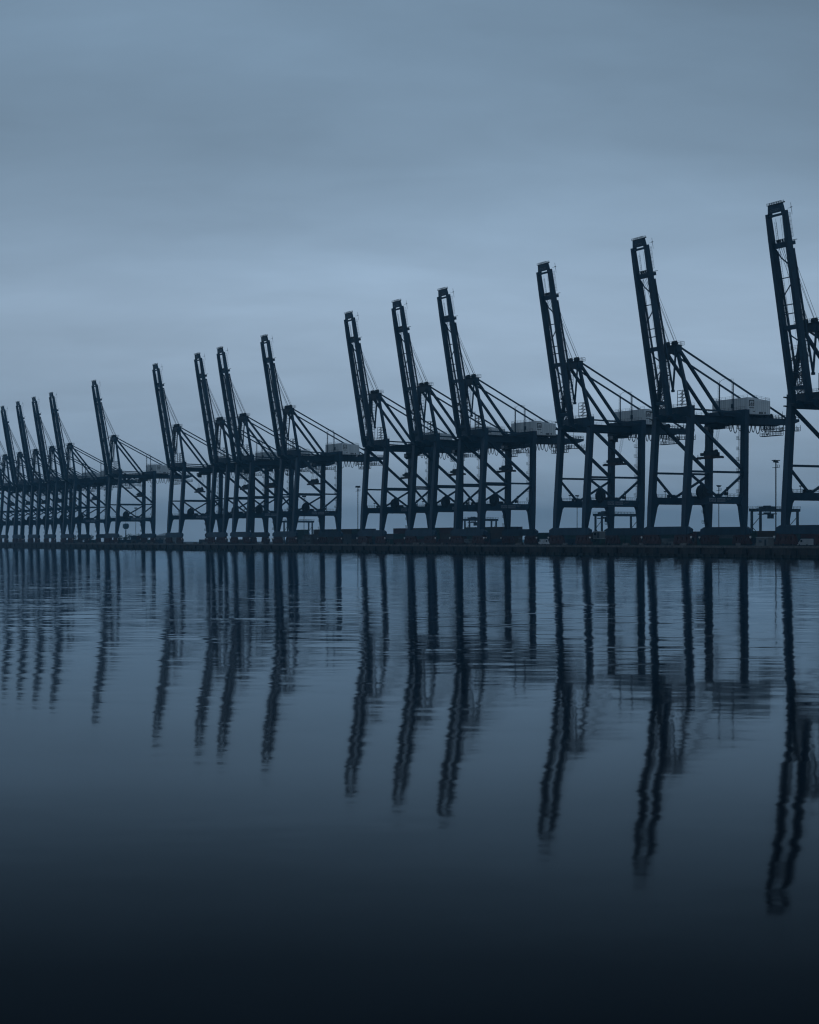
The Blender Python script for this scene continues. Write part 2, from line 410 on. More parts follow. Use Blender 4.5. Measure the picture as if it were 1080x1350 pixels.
# ------------------------------------------------------------------ quay crane (X landward, Y along the quay, Z up from quay top)
def make_crane():
    root = empty('quay_crane')
    SMALL = {'handrail', 'leg_ladder', 'boom_handrail', 'girder_walkway', 'boom_walkway', 'apex_platform', 'rear_handrail', 'hanging_platform', 'stay_bracket',
             'trolley_rope', 'house_lettering', 'sign_lettering', 'sign_script', 'tip_lettering', 'roof_rail', 'house_skid', 'cladding_seam', 'rear_winch', 'apex_stair', 'hoist_sheaves', 'portal_lamp'}

    def P(b, n, m='navy', par=root):
        o = b.build(n, M[m] if isinstance(m, str) else [M[k] for k in m], par)
        if n in SMALL: o['kind'] = 'stuff'        # too small to pick apart
        return o
    WX = lambda z: 0.15+3.0*max(0, z-7)/39.5                # waterside legs lean landward going up
    LX = lambda z: 31.35+.5*max(0, z-7)/39.5
    ZS = 7.1
    # legs: narrow foot flaring (inwards) up to the portal beam, then constant
    for sy in (1, -1):
        y = 9*sy
        for side in (0, 1):
            b = MB(); ax = WX if side == 0 else LX; sg = 1 if side == 0 else -1
            def ring(z, wo, wi, wy):
                c = ax(z); lo, hi = (c-wo, c+wi) if sg > 0 else (c-wi, c+wo)
                return [(lo, y-wy, z), (hi, y-wy, z), (hi, y+wy, z), (lo, y+wy, z)]
            top = 48.4 if side == 0 else 46.0
            secs = [ring(ZS-.05, .95, .85, 1.0), ring(14.6, 1.15, 2.2, 1.1), ring(15.6, 1.15, 2.9, 1.1), ring(18.3, 1.15, 1.9, 1.1),
                    ring(20.0, 1.15, 1.2, 1.1), ring(31, 1.15, 1.15, 1.1), ring(top, 1.12, 1.1, 1.1)]
            vs = [p for s in secs for p in s]; fs = [(0, 1, 2, 3), tuple(4*(len(secs)-1)+k for k in range(4))]
            for i in range(len(secs)-1):
                for k in range(4): fs.append((4*i+k, 4*i+(k+1) % 4, 4*i+4+(k+1) % 4, 4*i+4+k))
            b.add(vs, fs); P(b, 'leg')
        # side frame: portal beam, strut, V braces, long diagonal
        b = MB(); b.beam((WX(17)+.6, y, 16.95), (LX(17)-.6, y, 16.95), 1.5, 2.7); P(b, 'portal_beam')
        b = MB(); b.beam((WX(27.5)+.5, y, 27.5), (LX(27.5)-.5, y, 27.5), .7, .78); P(b, 'strut')
        ax_ = 12.6 if sy > 0 else 17.8
        b = MB(); b.beam((WX(27)+.4, y, 27.0), (ax_-.5, y, 18.25), .7, .8); P(b, 'brace')
        b = MB(); b.beam((LX(27)-.4, y, 27.0), (ax_+.5, y, 18.25), .7, .8); P(b, 'brace')
        b = MB(); b.prism([(ax_-1.6, 18.25), (ax_+1.6, 18.25), (ax_+.7, 19.3), (ax_-.7, 19.3)], y-.2, y+.2); P(b, 'gusset_plate')
        b = MB(); b.beam((WX(47)+.6, y, 47.3), (LX(28.5)-.3, y, 28.2), .95, 1.1); P(b, 'diagonal_brace')
        b = MB(); b.beam((WX(50)+.9, y, 50.6), (LX(50)-.6, y, 50.0), .5, .6); P(b, 'tie_beam')
        # handrail on the portal beam
        b = MB(); b.rail((WX(18)+2, y-.75, 18.28), (LX(18)-2, y-.75, 18.28), 1.1, 2.2, .03)
        b.rail((WX(18)+2, y+.75, 18.28), (LX(18)-2, y+.75, 18.28), 1.1, 2.2, .03)
        P(b, 'handrail', 'dark')
    # sills, equalizers and bogies
    for x in (0.1, 31.35):
        b = MB(); b.box(x-.85, x+.85, -10.6, 10.6, 4.1, ZS)
        for s in (1, -1): b.prism([(10.58*s, ZS), (12.6*s, ZS-.9), (12.6*s, 4.7), (10.58*s, 4.1)], x-.7, x+.7, 'x')
        P(b, 'sill_beam')
        for s in (1, -1):
            b = MB(); yc = 8.2*s
            b.prism([(yc-4.4, 3.3), (yc+4.4, 3.3), (yc+3.6, 3.9), (yc+.9, 4.75), (yc-.9, 4.75), (yc-3.6, 3.9)], x-.6, x+.6, 'x')
            P(b, 'equalizer_beam', 'redbrown')
            for k in range(4):
                yb = yc+(k-1.5)*2.3
                b = MB()
                b.prism([(yb-1.1, .65), (yb+1.1, .65), (yb+1.1, 1.6), (yb+.75, 2.5), (yb+.6, 3.3), (yb-.6, 3.3), (yb-.75, 2.5), (yb-1.1, 1.6)], x-.5, x+.5, 'x')
                b.box(x-.75, x-.5, yb-.5, yb+.3, .9, 1.7)
                for wy in (-.55, .55): b.disc((yb+wy, .47), .42, x-.2, x+.2, 10, 'x', 1)
                P(b, 'bogie', ['redbrown', 'wheel'])
            b = MB(); b.box(x-.35, x+.35, yc+5.0*s-.3, yc+5.0*s+.3, 1.5, 3.0); b.beam((x, yc+4.4*s, 2.6), (x, yc+5.2*s, 2.4), .4)
            P(b, 'buffer', 'dark')
            b = MB(); b.box(x-.95, x-.65, yc+4.75*s-.32, yc+4.75*s+.32, 2.9, 3.5); b.beam((x-.8, yc+4.75*s, 2.5), (x-.8, yc+4.75*s, 2.97), .1)
            P(b, 'travel_lamp', 'pale')
    # top beams between legs
    b = MB(); b.box(2.25, 4.2, -9.95, 9.95, 47.9, 51.7); b.box(2.1, 4.35, -10.0, -8.0, 45.8, 51.9); b.box(2.1, 4.35, 8.0, 10.0, 45.8, 51.9)
    P(b, 'waterside_top_beam')
    b = MB(); b.box(30.6, 33.1, -10.3, 10.3, 45.7, 51.2); P(b, 'landside_top_beam')
    b = MB(); b.rail((2.3, -9.9, 51.72), (2.3, 9.9, 51.72), 1.1, 2, .03); b.rail((4.15, -9.9, 51.72), (4.15, 9.9, 51.72), 1.1, 2, .03)
    b.rail((30.7, -10.2, 51.21), (30.7, 10.2, 51.21), 1.1, 2, .03); P(b, 'handrail', 'dark')
    for y in (-9.5, 9.5):
        for z in (50.8, 47.8):
            b = MB(); b.beam((2.2, y*1.02, z-.1), (1.2, y*1.05, z+.1), .25, .5); b.box(.8, 1.3, y*1.05-.35, y*1.05+.35, z-.1, z+.3)
            P(b, 'floodlight', 'dark')
    # main girders
    for y in (3.5, -3.5):
        b = MB(); b.prism([(-1.3, 47.6), (.2, 46.4), (62.5, 46.4), (67.5, 47.9), (67.5, 48.9), (-1.3, 48.9)], y-.75, y+.75); P(b, 'girder')
    for x in (9, 15, 21, 38, 46, 54, 61, 66.5):
        b = MB(); b.box(x-.3, x+.3, -2.74, 2.74, 47.4, 48.5); P(b, 'girder_cross_tie')
    b = MB()
    for y in (-5.3, 5.3):
        s = 1 if y > 0 else -1
        b.box(5, 30.5, min(y, y-1.0*s), max(y, y-1.0*s), 48.75, 48.85)
        b.rail((5, y, 48.85), (30.4, y, 48.85), 1.1, 2.4, .03)
    P(b, 'girder_walkway', 'dark')
    # A-frame
    for s in (1, -1):
        b = MB(); b.beam((3.1, 8.6*s, 51.5), (2.2, 3.4*s, 72.2), 1.3, 1.3, 1.1, 1.1); P(b, 'a_frame_leg')
        b = MB(); b.beam((2.6, 3.5*s, 73.4), (25.9, 3.5*s, 48.9), .95, 1.0); P(b, 'back_leg')
        b = MB(); b.beam((2.9, 3.6*s, 74.2), (61.5, 3.5*s, 48.9), .5, .6); P(b, 'back_stay')
        b = MB(); b.beam((31.6, 3.5*s, 50.7), (31.6, 3.5*s, 62.2), .35)
        for k in range(10):
            z = 51.5+k*1.1; b.beam((31.2, 3.5*s-.35, z), (31.2, 3.5*s+.35, z), .06)
        b.beam((31.2, 3.5*s-.35, 50.8), (31.2, 3.5*s-.35, 63.4), .07); b.beam((31.2, 3.5*s+.35, 50.8), (31.2, 3.5*s+.35, 63.4), .07)
        P(b, 'stay_support_post')
    b = MB(); b.tube([(31.4, -3.5, 62.2), (31.4, -2.2, 63.3), (31.4, 0, 63.8), (31.4, 2.2, 63.3), (31.4, 3.5, 62.2)], .07); P(b, 'stay_support_hoop', 'dark')
    b = MB(); b.box(.9, 3.3, -4.4, 4.5, 72.0, 74.7); b.box(.3, 1.0, -3.6, -2.9, 71.3, 73.2); b.box(.3, 1.0, 2.9, 3.6, 71.3, 73.2); P(b, 'apex_beam')
    b = MB(); b.box(-.2, 4.2, -4.9, 4.9, 74.7, 74.82)
    for x in (-.1, 4.1): b.rail((x, -4.85, 74.82), (x, 4.85, 74.82), 1.3, 1.4, .04)
    for y in (-4.85, 4.85): b.rail((-.1, y, 74.82), (4.1, y, 74.82), 1.3, 1.4, .04)
    P(b, 'apex_platform', 'dark')
    for y in (-2.6, -1.4, 1.4, 2.6):
        b = MB(); b.disc((1.9, 75.6), .95, y-.22, y+.22, 14); b.prism([(1.0, 74.83), (2.8, 74.83), (2.15, 75.9), (1.65, 75.9)], y-.34, y-.26); P(b, 'sheave', 'dark')
    # zig-zag stair and cage on the waterside top beam
    b = MB()
    for (x0, x1, y0, y1, z0, z1) in ((-.2, 2.1, -8.3, -5.6, 51.9, 57.6),):
        for x in (x0, x1):
            for y in (y0, y1): b.beam((x, y, z0), (x, y, z1), .16)
        for k in range(5):
            z = z0+.4+k*1.3
            for y in (y0, y1): b.beam((x0, y, z), (x1, y, z), .12)
            for x in (x0, x1): b.beam((x, y0, z), (x, y1, z), .12)
            if k < 4: b.beam((x0, (y0+y1)/2, z), (x1, (y0+y1)/2, z+1.3), .06, .22)
    P(b, 'stair_cage', 'dark')
    b = MB()
    for k in range(15):
        z = 51.7+k*1.36; f = k/15; yc = 3.6-.5*f; hw = 1.25
        for sx_ in (1.5, 3.5):
            b.beam((sx_, yc-hw, z), (sx_, yc+hw, z), .12); b.beam((sx_, yc-hw, z+.7), (sx_, yc+hw, z+.7), .07)
        for yy in (yc-hw, yc+hw): b.beam((1.5, yy, z), (3.5, yy, z), .12)
        b.beam((1.6, yc-hw if k % 2 else yc+hw, z), (1.6, yc+hw if k % 2 else yc-hw, z+1.36), .16, .3)
    for sx_ in (1.5, 3.5):
        for q in (-1.25, 1.25): b.beam((sx_, 3.6+q, 51.7), (sx_, 3.1+q, 72.0), .16)
    P(b, 'apex_stair', 'dark')
    # ---- raised boom
    H = Vector((-2.3, 0, 49.2)); d = Vector((-12.1, 0, 62.6)).normalized(); n = Vector((d.z, 0, -d.x))
    BL = 63.0
    B = lambda s, y, k=0: H + d*s + n*k + Vector((0, y, 0))
    for y in (3.5, -3.5):
        b = MB()
        b.beam(B(-.6, y, -.1), B(2.2, y, 0), 1.4, 1.5, 1.4, 2.35, up=n)
        b.beam(B(2.2, y), B(BL-9, y), 1.4, 2.35, 1.3, 2.1, up=n)
        b.beam(B(BL-9, y), B(BL, y), 1.3, 2.1, 1.2, 1.7, up=n)
        P(b, 'boom_girder')
        # trolley rail line and hinge lug
        b = MB(); b.beam(B(-.9, y, .55), (.2, y, 49.0), 1.6, 1.0); b.beam(B(-.6, y-.95, 0), B(-.6, y+.95, 0), .9); P(b, 'boom_hinge')
        # folded forestay: upper link lies along the boom, lower link hangs from the apex
        fold = Vector((-.45, y, 57.6))
        b = MB(); b.beam(B(50.2, y, 1.9), fold, .5, .6); P(b, 'forestay')
        b = MB(); b.beam(fold, (1.0, y, 72.2), .5, .6); b.beam(fold+Vector((0, -.5, 0)), fold+Vector((0, .5, 0)), .9); P(b, 'forestay')
        b = MB()
        for k in range(7):
            s = 14+k*5.2; f = (50.2-s)/42.0; b.beam(B(s, y, .9), B(s, y, 2.0+.9*f), .28, .28)
            b.beam(B(s, y-.4, 2.0+.9*f), B(s, y+.6, 2.0+.9*f), .2, .2)
        P(b, 'stay_bracket', 'dark')
        b = MB(); b.beam(B(12, y, 2.4), B(49, y, 1.35), .06); b.beam(B(12, y, 2.0), B(49, y, 1.0), .06)
        for k in range(16): s = 12+k*2.4; b.beam(B(s, y, .9), B(s, y, 2.45), .05)
        P(b, 'boom_handrail', 'dark')
    for s, k, w_, h_ in ((52.0, .75, 1.9, 1.9), (24.4, .3, 1.6, 1.7), (4.0, .2, 1.2, 1.5)):
        b = MB(); b.beam(B(s, -2.7, k), B(s, 2.7, k), w_, h_, up=n); P(b, 'boom_cross_tie')
    for y in (3.5, -3.5):
        b = MB(); b.beam(B(52.0, y, .9), B(52.0, y, 2.3), 1.5, 1.3); b.beam(B(52.9, y, 2.0), B(52.9, y, 3.3), 1.6, .2); P(b, 'stay_lug')
    b = MB(); b.rail(B(52.95, -2.6, .3), B(52.95, 2.6, .3), 1.0, .9, .04, up=d)
    for y in (-1.6, -.5, .6, 1.7): b.beam(B(53.0, y, .6), B(54.0, y, .6), .35, .7, up=n)
    P(b, 'hoist_sheaves', 'dark')
    # boom plan bracing
    br = [(44, 47.8, 3), (34.5, 38.5, -3), (29, 29, 0), (32, 32, 0), (18.5, 21.5, 3), (13, 16, -3), (9, 9, 0), (41, 41, 0)]
    for s0, s1, k in br:
        b = MB()
        if k == 0: b.beam(B(s0, -2.9, .9), B(s0, 2.9, .9), .35, .5, up=n)
        else: b.beam(B(s0, -2.9, .9), B(s1, 1.2*k/3, .9), .3, .4, up=n); b.beam(B(s1, 1.2*k/3, .9), B(s0 if k < 0 else s1+3, 2.9, .9), .28, .35, up=n)
        P(b, 'boom_brace')
    # service walkways inside the boom foot
    b = MB()
    for s in (3.0, 5.2, 7.5, 10.2, 13.4, 17):
        b.beam(B(s, -2.9, 1.2), B(s, 2.9, 1.2), .9, .1, up=d)
        b.rail(B(s, -2.8, 1.6), B(s, 2.8, 1.6), 1.1, .8, .035, up=d)
    for y in (-2.5, -.9, .9, 2.5): b.beam(B(2, y, 1.5), B(17 if abs(y) > 1 else 11, y, 1.5), .12)
    b.beam(B(5.2, -2.5, 1.4), B(10.2, 2.0, 1.4), .35, .1, up=n); b.beam(B(10.2, 2.2, 1.4), B(17, -2.0, 1.4), .35, .1, up=n)
    for y in (-2.4, -1.5, -.4, .7, 1.7, 2.4): b.beam(B(1.5, y, 1.5), B(9.5, y, 1.5), .1)
    for k in range(9): b.beam(B(1.8+k*.95, -2.7, 1.5), B(1.8+k*.95, 2.7, 1.5), .09)
    for k in range(6): b.beam(B(10+k*1.5, -2.7, 1.6), B(10+k*1.5, .2 if k % 2 else -.8, 1.6), .12)
    P(b, 'boom_walkway', 'dark')
    b = MB()
    for y in (-.35, .35): b.beam(B(17, y+1.9, 1.1), B(60, y+1.9, 1.1), .06)
    for k in range(54): s = 17+k*.8; b.beam(B(s, 1.55, 1.1), B(s, 2.25, 1.1), .05)
    P(b, 'boom_ladder', 'dark')
    # trolley ropes strung inside the boom
    b = MB()
    for y in (-1.3, -.8, .9): b.tube([B(6, y, .6), B(61, y*1.2, .4)], .045, 4)
    P(b, 'trolley_rope', 'rope')
    # boom hoist ropes from apex sheaves to the lug
    for y0, y1 in ((-2.6, -2.2), (-1.5, -1.4), (-1.3, -.6), (1.3, .6), (1.5, 1.4), (2.6, 2.2)):
        b = MB(); b.tube([(2.7, y0, 76.0), B(53.2, y1, 1.0)], .08, 4); P(b, 'hoist_rope', 'rope')
    # boom tip: tapered end frame, platform, lower tie
    b = MB()
    def tipring(s, hw, k): return [B(s, -hw, -k), B(s, hw, -k), B(s, hw, k), B(s, -hw, k)]
    vs = tipring(BL-.1, 3.2, .6)+tipring(BL+2.6, 2.85, .5)
    b.add(vs, [(0, 1, 2, 3), (7, 6, 5, 4), (0, 4, 5, 1), (1, 5, 6, 2), (2, 6, 7, 3), (3, 7, 4, 0)])
    b.beam(B(BL-.6, -2.9, .1), B(BL-.6, -2.3, .1), 1.6, 1.2, up=n); b.beam(B(BL-.6, 2.3, .1), B(BL-.6, 2.9, .1), 1.6, 1.2, up=n)
    b.beam(B(BL-.95, -2.9), B(BL-.95, 2.9), .8, 1.25, up=n)
    P(b, 'boom_tip_frame')
    b = MB(); b.beam(B(BL+2.75, -3.1), B(BL+2.75, 3.1), .22, 1.5, up=n)
    for k_ in (-.7, .7): b.rail(B(BL+2.85, -3.0, k_), B(BL+2.85, 3.0, k_), .6, .9, .04, up=d)
    b.beam(B(BL+2.75, -4.0), B(BL+2.75, -3.1), .2, .4)
    P(b, 'boom_tip_platform', 'dark')
    b = MB()
    for i, y in enumerate((1.7, .75, -.2, -1.15)):
        z0 = BL+.55
        b.beam(B(z0, y, -.62), B(z0, y-.7, -.62), .06, .14, up=d); b.beam(B(z0+.55, y, -.62), B(z0+.55, y-.7, -.62), .06, .14, up=d)
        if i != 1: b.beam(B(z0, y, -.62), B(z0+.55, y, -.62), .06, .14)
        if i > 1: b.beam(B(z0, y-.7, -.62), B(z0+.55, y-.7, -.62), .06, .14)
    P(b, 'tip_lettering', 'sign')
    b = MB(); b.beam(B(BL+.5, -3.4, 1.6), B(BL+.5, -3.4, 3.4), .08); b.beam(B(BL-1.8, -3.6, 3.2), B(BL+2.2, -3.6, 3.2), .09); b.beam(B(BL+.7, -3.9, 3.2), B(BL+.7, -3.2, 3.2), .5, .15)
    b.rail(B(BL-9, -3.9, 1.0), B(BL-1, -3.9, 1.0), 1.1, 1.2, .03, up=n)
    P(b, 'tip_lamp_bracket', 'dark')
    # ---- machinery house
    hs = MB(); hs.prism([(33.6, 49.55), (45.9, 49.55), (45.9, 54.95), (40.2, 55.35), (36.3, 55.9), (33.6, 55.95)], -8.9, 9.1)
    house = P(hs, 'machinery_house', 'white')
    b = MB()
    for x in (35, 38, 41, 44):
        for y in (-8, -3.5, 3.5, 8): b.box(x-.25, x+.25, y-.25, y+.25, 48.85, 49.55)
    b.box(33.3, 46.2, -9.2, 9.4, 49.27, 49.53); P(b, 'house_skid', 'dark', house)
    b = MB(); b.rail((33.7, -8.8, 55.9), (33.7, 9, 55.9), 1.0, 2, .03); b.rail((45.8, -8.8, 54.95), (45.8, 9, 54.95), 1.0, 2, .03)
    b.rail((36.3, -8.8, 55.9), (45.8, -8.8, 54.95), 1.0, 2, .03); b.rail((33.7, 9, 55.9), (45.8, 9, 54.95), 1.0, 2, .03); P(b, 'roof_rail', 'dark', house)
    b = MB()
    for k in range(17): b.box(33.56, 33.64, -8.7+k*1.08, -8.62+k*1.08, 49.8, 55.7)
    for k in range(11): b.box(34.2+k*1.12, 34.28+k*1.12, -8.95, -8.86, 49.8, 54.7)
    b.box(33.5, 46.0, -9.0, -8.85, 49.6, 49.8); P(b, 'cladding_seam', 'roof', house)
    b = MB(); b.box(33.5, 33.62, -2.0, -.6, 52.35, 53.95); b.box(33.45, 33.5, -1.9, -.7, 53.1, 53.2); P(b, 'louvre', 'dark', house)
    b = MB(); b.box(33.5, 33.62, -5.3, -4.3, 49.6, 51.75); P(b, 'house_door', 'roof', house)
    b = MB()       # dark square emblem and lettering on the near side wall
    Y = -8.95
    q = lambda x0, x1, z0, z1: b.box(x0, x1, Y-.03, Y+.06, z0, z1)
    q(34.4, 34.75, 52.55, 54.95); q(34.4, 36.9, 54.65, 55); q(35.2, 35.9, 53.55, 53.8); q(35.2, 35.45, 52.85, 53.65); q(35.7, 35.95, 52.85, 54.25); q(35.2, 35.9, 52.8, 53)
    q(36.3, 36.55, 52.85, 53.85); q(36.3, 37.0, 52.8, 53); q(36.8, 37.05, 52.85, 54.95); q(36.3, 37.0, 53.6, 53.8)
    for i in range(5): q(34.5+i*.52, 34.85+i*.52, 51.9, 52.2)
    for i in range(4): q(36.4+i*.3, 36.6+i*.3, 50.55, 50.8)
    for i in range(3): q(39.7+i*.75, 40.25+i*.75, 49.8, 50.6)
    q(42.7, 43.4, 49.95, 50.55)
    P(b, 'house_lettering', 'glass', house)
    b = MB(); b.box(46.4, 47.6, -2, 2, 48.85, 50.45); b.box(49, 51, -4.1, -2.4, 48.85, 50.15); b.disc((55.5, 49.95), 1.0, -1, 1, 12)
    b.box(52.5, 53.2, 1, 3, 48.85, 51.25); P(b, 'rear_winch', 'dark')
    b = MB()
    for y in (-4.1, 4.1): b.rail((46.3, y, 48.85), (67.3, y, 48.85), 1.3, 1.6, .07)
    b.rail((67.3, -4.1, 48.85), (67.3, 4.1, 48.85), 1.3, 1.6, .07)
    for x in (58.3, 61.2): b.beam((x, -4, 48.85), (x, -4, 51.65), .12)
    P(b, 'rear_handrail', 'dark')
    # hanging maintenance platform and rear underslung walkways
    b = MB()
    for (x0, x1, y0, y1, zf) in ((53.5, 56.0, -6.4, 3.0, 42.4), (57.5, 67, -5.2, -3.4, 44.4), (58, 66, 2.8, 4.6, 44.7), (46.5, 52.5, -5.4, -4.2, 44.6)):
        b.box(x0, x1, y0, y1, zf-.22, zf)
        n1 = max(2, int((y1-y0)/1.5)); n2 = max(2, int((x1-x0)/1.5))
        for i in range(n1+1):
            y = y0+(y1-y0)*i/n1
            for x in (x0, x1): b.beam((x, y, zf), (x, y, 46.45 if i % 2 == 0 else zf+1.2), .13)
        for i in range(n2+1):
            x = x0+(x1-x0)*i/n2
            for y in (y0, y1): b.beam((x, y, zf), (x, y, 46.45 if i % 2 == 0 else zf+1.2), .13)
        for zz in (.6, 1.2, 2.6):
            if zf+zz > 46.8: continue
            for x in (x0, x1): b.beam((x, y0, zf+zz), (x, y1, zf+zz), .08)
            for y in (y0, y1): b.beam((x0, y, zf+zz), (x1, y, zf+zz), .08)
    P(b, 'hanging_platform', 'dark')
    # festoon cable: loops hanging from their track
    b = MB(); b.box(28, 53, -4.62, -4.3, 46.15, 46.35); xx = 28.2
    i = 0
    while xx < 50:
        wd = (1.9, 2.5, 2.1, 2.9, 1.6)[i % 5]; dp = (3.0, 3.6, 2.6, 3.9, 3.2)[i % 5]; pts = []
        for k in range(9):
            a = k/8; pts.append((xx+wd*a, -4.56, 46.2-dp*(1-(2*a-1)**4)*.5-dp*.5*math.sin(math.pi*a)))
        b.tube(pts, .17, 5); xx += wd+.25; i += 1
    P(b, 'festoon_cable', 'dark')
    # stair platforms and ladder on the landside leg, cable reel, sign boards, gear on the portal beam
    b = MB(); y = 9.0
    for z in (8.5, 12.5): b.box(28.9, 30.5, y-1.0, y+1.0, z, z+.15); b.rail((28.9, y-1, z+.15), (28.9, y+1, z+.15), 1.1, 1, .05)
    for yy in (-8.1,):
        for z in (20, 24, 28, 32, 36, 40, 44):
            b.box(29.6, 30.6, yy, yy+1.2, z, z+.12); b.rail((29.6, yy, z+.12), (29.6, yy+1.2, z+.12), 1.1, .6, .04)
        for k in (0, .5): b.beam((30.2, yy+.2+k, 18.3), (30.2, yy+.2+k, 46), .07)
        for k in range(46): b.beam((30.2, yy+.2, 18.6+k*.6), (30.2, yy+.7, 18.6+k*.6), .05)
    P(b, 'leg_ladder', 'dark')
    b = MB(); b.disc((7.4, 19.9), 2.55, -10.9, -10.75, 22); b.disc((7.4, 19.9), 2.55, -10.15, -10.0, 22); b.disc((7.4, 19.9), 1.6, -10.75, -10.15, 16)
    for k in range(8):
        a = k*math.pi/4; b.beam((7.4, -10.95, 19.9), (7.4+2.4*math.cos(a), -10.95, 19.9+2.4*math.sin(a)), .18, .08)
    b.box(6.2, 8.6, -10.0, -9.2, 17.2, 20.6); P(b, 'cable_reel', 'dark')
    b = MB(); b.prism([(4.8, 20.4), (7.4, 22.9), (10, 20.4), (9.4, 20.4), (7.4, 22.3), (5.4, 20.4)], -10.8, -9.9); b.box(11.0, 13.6, -9.6, -8.3, 18.3, 19.3); P(b, 'reel_guard', 'dark')
    b = MB()
    b.box(12.0, 15.6, -9.86, -9.78, 16.35, 17.75); b.box(16.2, 20.6, -9.86, -9.78, 16.35, 17.75); P(b, 'sign_board', 'sign')
    b = MB()
    for i in range(4):
        x0 = 12.35+i*.8; b.box(x0, x0+.16, -9.9, -9.85, 16.65, 17.45); b.box(x0+.2, x0+.55, -9.9, -9.85, (17.25 if i % 2 else 16.65), (17.45 if i % 2 else 16.85))
        b.box(x0+.2, x0+.5, -9.9, -9.85, 17.0, 17.14)
    for i in range(6):
        x0 = 16.5+i*.67; b.box(x0, x0+.14, -9.9, -9.85, 16.65, 17.45); b.box(x0+.16, x0+.45, -9.9, -9.85, 16.95+.25*(i % 3 == 0), 17.1+.25*(i % 3 == 0))
    P(b, 'sign_lettering', 'navy')
    b = MB()
    for i in range(3): b.beam((21.3+i*.9, -9.83, 16.9+i*.12), (22.0+i*.9, -9.83, 17.6+i*.05), .05, .16); b.beam((21.2+i*.9, -9.83, 17.5), (22.1+i*.9, -9.83, 17.6), .05, .12)
    P(b, 'sign_script', 'sign')
    b = MB(); b.beam((22.8, -9, 18.3), (22.8, -9, 22.0), .25); b.box(22.3, 23.3, -9.4, -8.6, 21.6, 21.9); b.box(21.2, 22.2, -9.4, -8.6, 18.9, 20.0)
    b.beam((8, 9, 18.3), (8, 9, 20.6), .15); b.box(7.4, 8.7, 8.8, 9.2, 20.4, 20.8); b.box(9.4, 10.4, 8.6, 9.4, 18.3, 19.4); P(b, 'portal_lamp', 'dark')
    # ---- trolley with cab, spreader on ropes
    b = MB(); b.box(23.6, 29.4, -3.6, 3.4, 45.2, 46.3); b.box(24.2, 28.6, -2.4, 2.2, 44.3, 45.3)
    for x in (24.4, 28.6):
        for y in (-3.1, 2.9): b.box(x-.4, x+.4, y-.3, y+.3, 46.2, 46.38)
    b.rail((23.6, -3.6, 44.6), (23.6, 3.4, 44.6), 1.1, 1.2, .05); b.rail((29.4, -5.5, 44.5), (29.4, 3.4, 44.5), 1.1, 1.0, .05)
    b.box(23.4, 29.6, -5.6, -3.5, 44.35, 44.5)
    P(b, 'trolley', 'dark')
    cab = MB(); cab.prism([(20.8, 43.6), (22.2, 42.6), (23.5, 42.6), (23.5, 45.4), (20.8, 45.4)], -1.2, 1.2)
    cabo = P(cab, 'operator_cab', 'dark')
    b = MB(); b.prism([(20.74, 43.6), (20.74, 45.0), (20.84, 45.0), (20.84, 43.6)], -1.05, 1.05); b.box(21.2, 23.0, -1.24, -1.18, 43.6, 44.9); P(b, 'cab_window', 'glass', cabo)
    spz = 33.4
    sp_ = MB()
    sp_.box(21.6, 23.8, -1.9, 1.9, spz, spz+.8); sp_.box(21.5, 23.9, -6.1, -5.6, spz-.5, spz+.25); sp_.box(21.5, 23.9, 5.6, 6.1, spz-.5, spz+.25)
    for x in (22.0, 23.4): sp_.box(x-.25, x+.25, -5.7, 5.7, spz-.4, spz+.45)
    spo = P(sp_, 'spreader', 'spread')
    b = MB(); b.box(21.9, 23.5, -4.2, 4.2, spz+.75, spz+1.9)
    b.box(22.0, 23.4, -1.6, 1.6, spz+1.9, spz+2.6)
    for y in (-2.4, 2.4): b.disc((22.7, spz+2.1), .6, y-.3, y+.3, 12); b.box(22.2, 23.2, y-.5, y+.5, spz+.7, spz+1.1)
    b.disc((22.7, spz+2.2), .75, -3.6, -2.9, 12); b.box(22.2, 23.2, -4.6, -3.4, spz+.3, spz+1.6)
    for y in (-5.2, -4.4, 4.6, 5.3): b.beam((21.6, y, spz+.2), (21.6, y, spz+1.3), .08)
    P(b, 'headblock', 'dark', spo)
    b = MB()
    for x in (22.2, 23.2):
        for y in (-2.6, -2.2, 2.2, 2.6): b.tube([(x, y, spz+2.2), (x+2.6, y*.9, 45.0)], .045, 4)
    P(b, 'hoist_rope', 'rope', spo)
    # true proportions: rail gauge about 25 m, 20 m between the legs along the quay
    S = Matrix.Diagonal((.80, 1.107, .9193, 1))
    for o in root.children_recursive: o.data.transform(S)
    return root


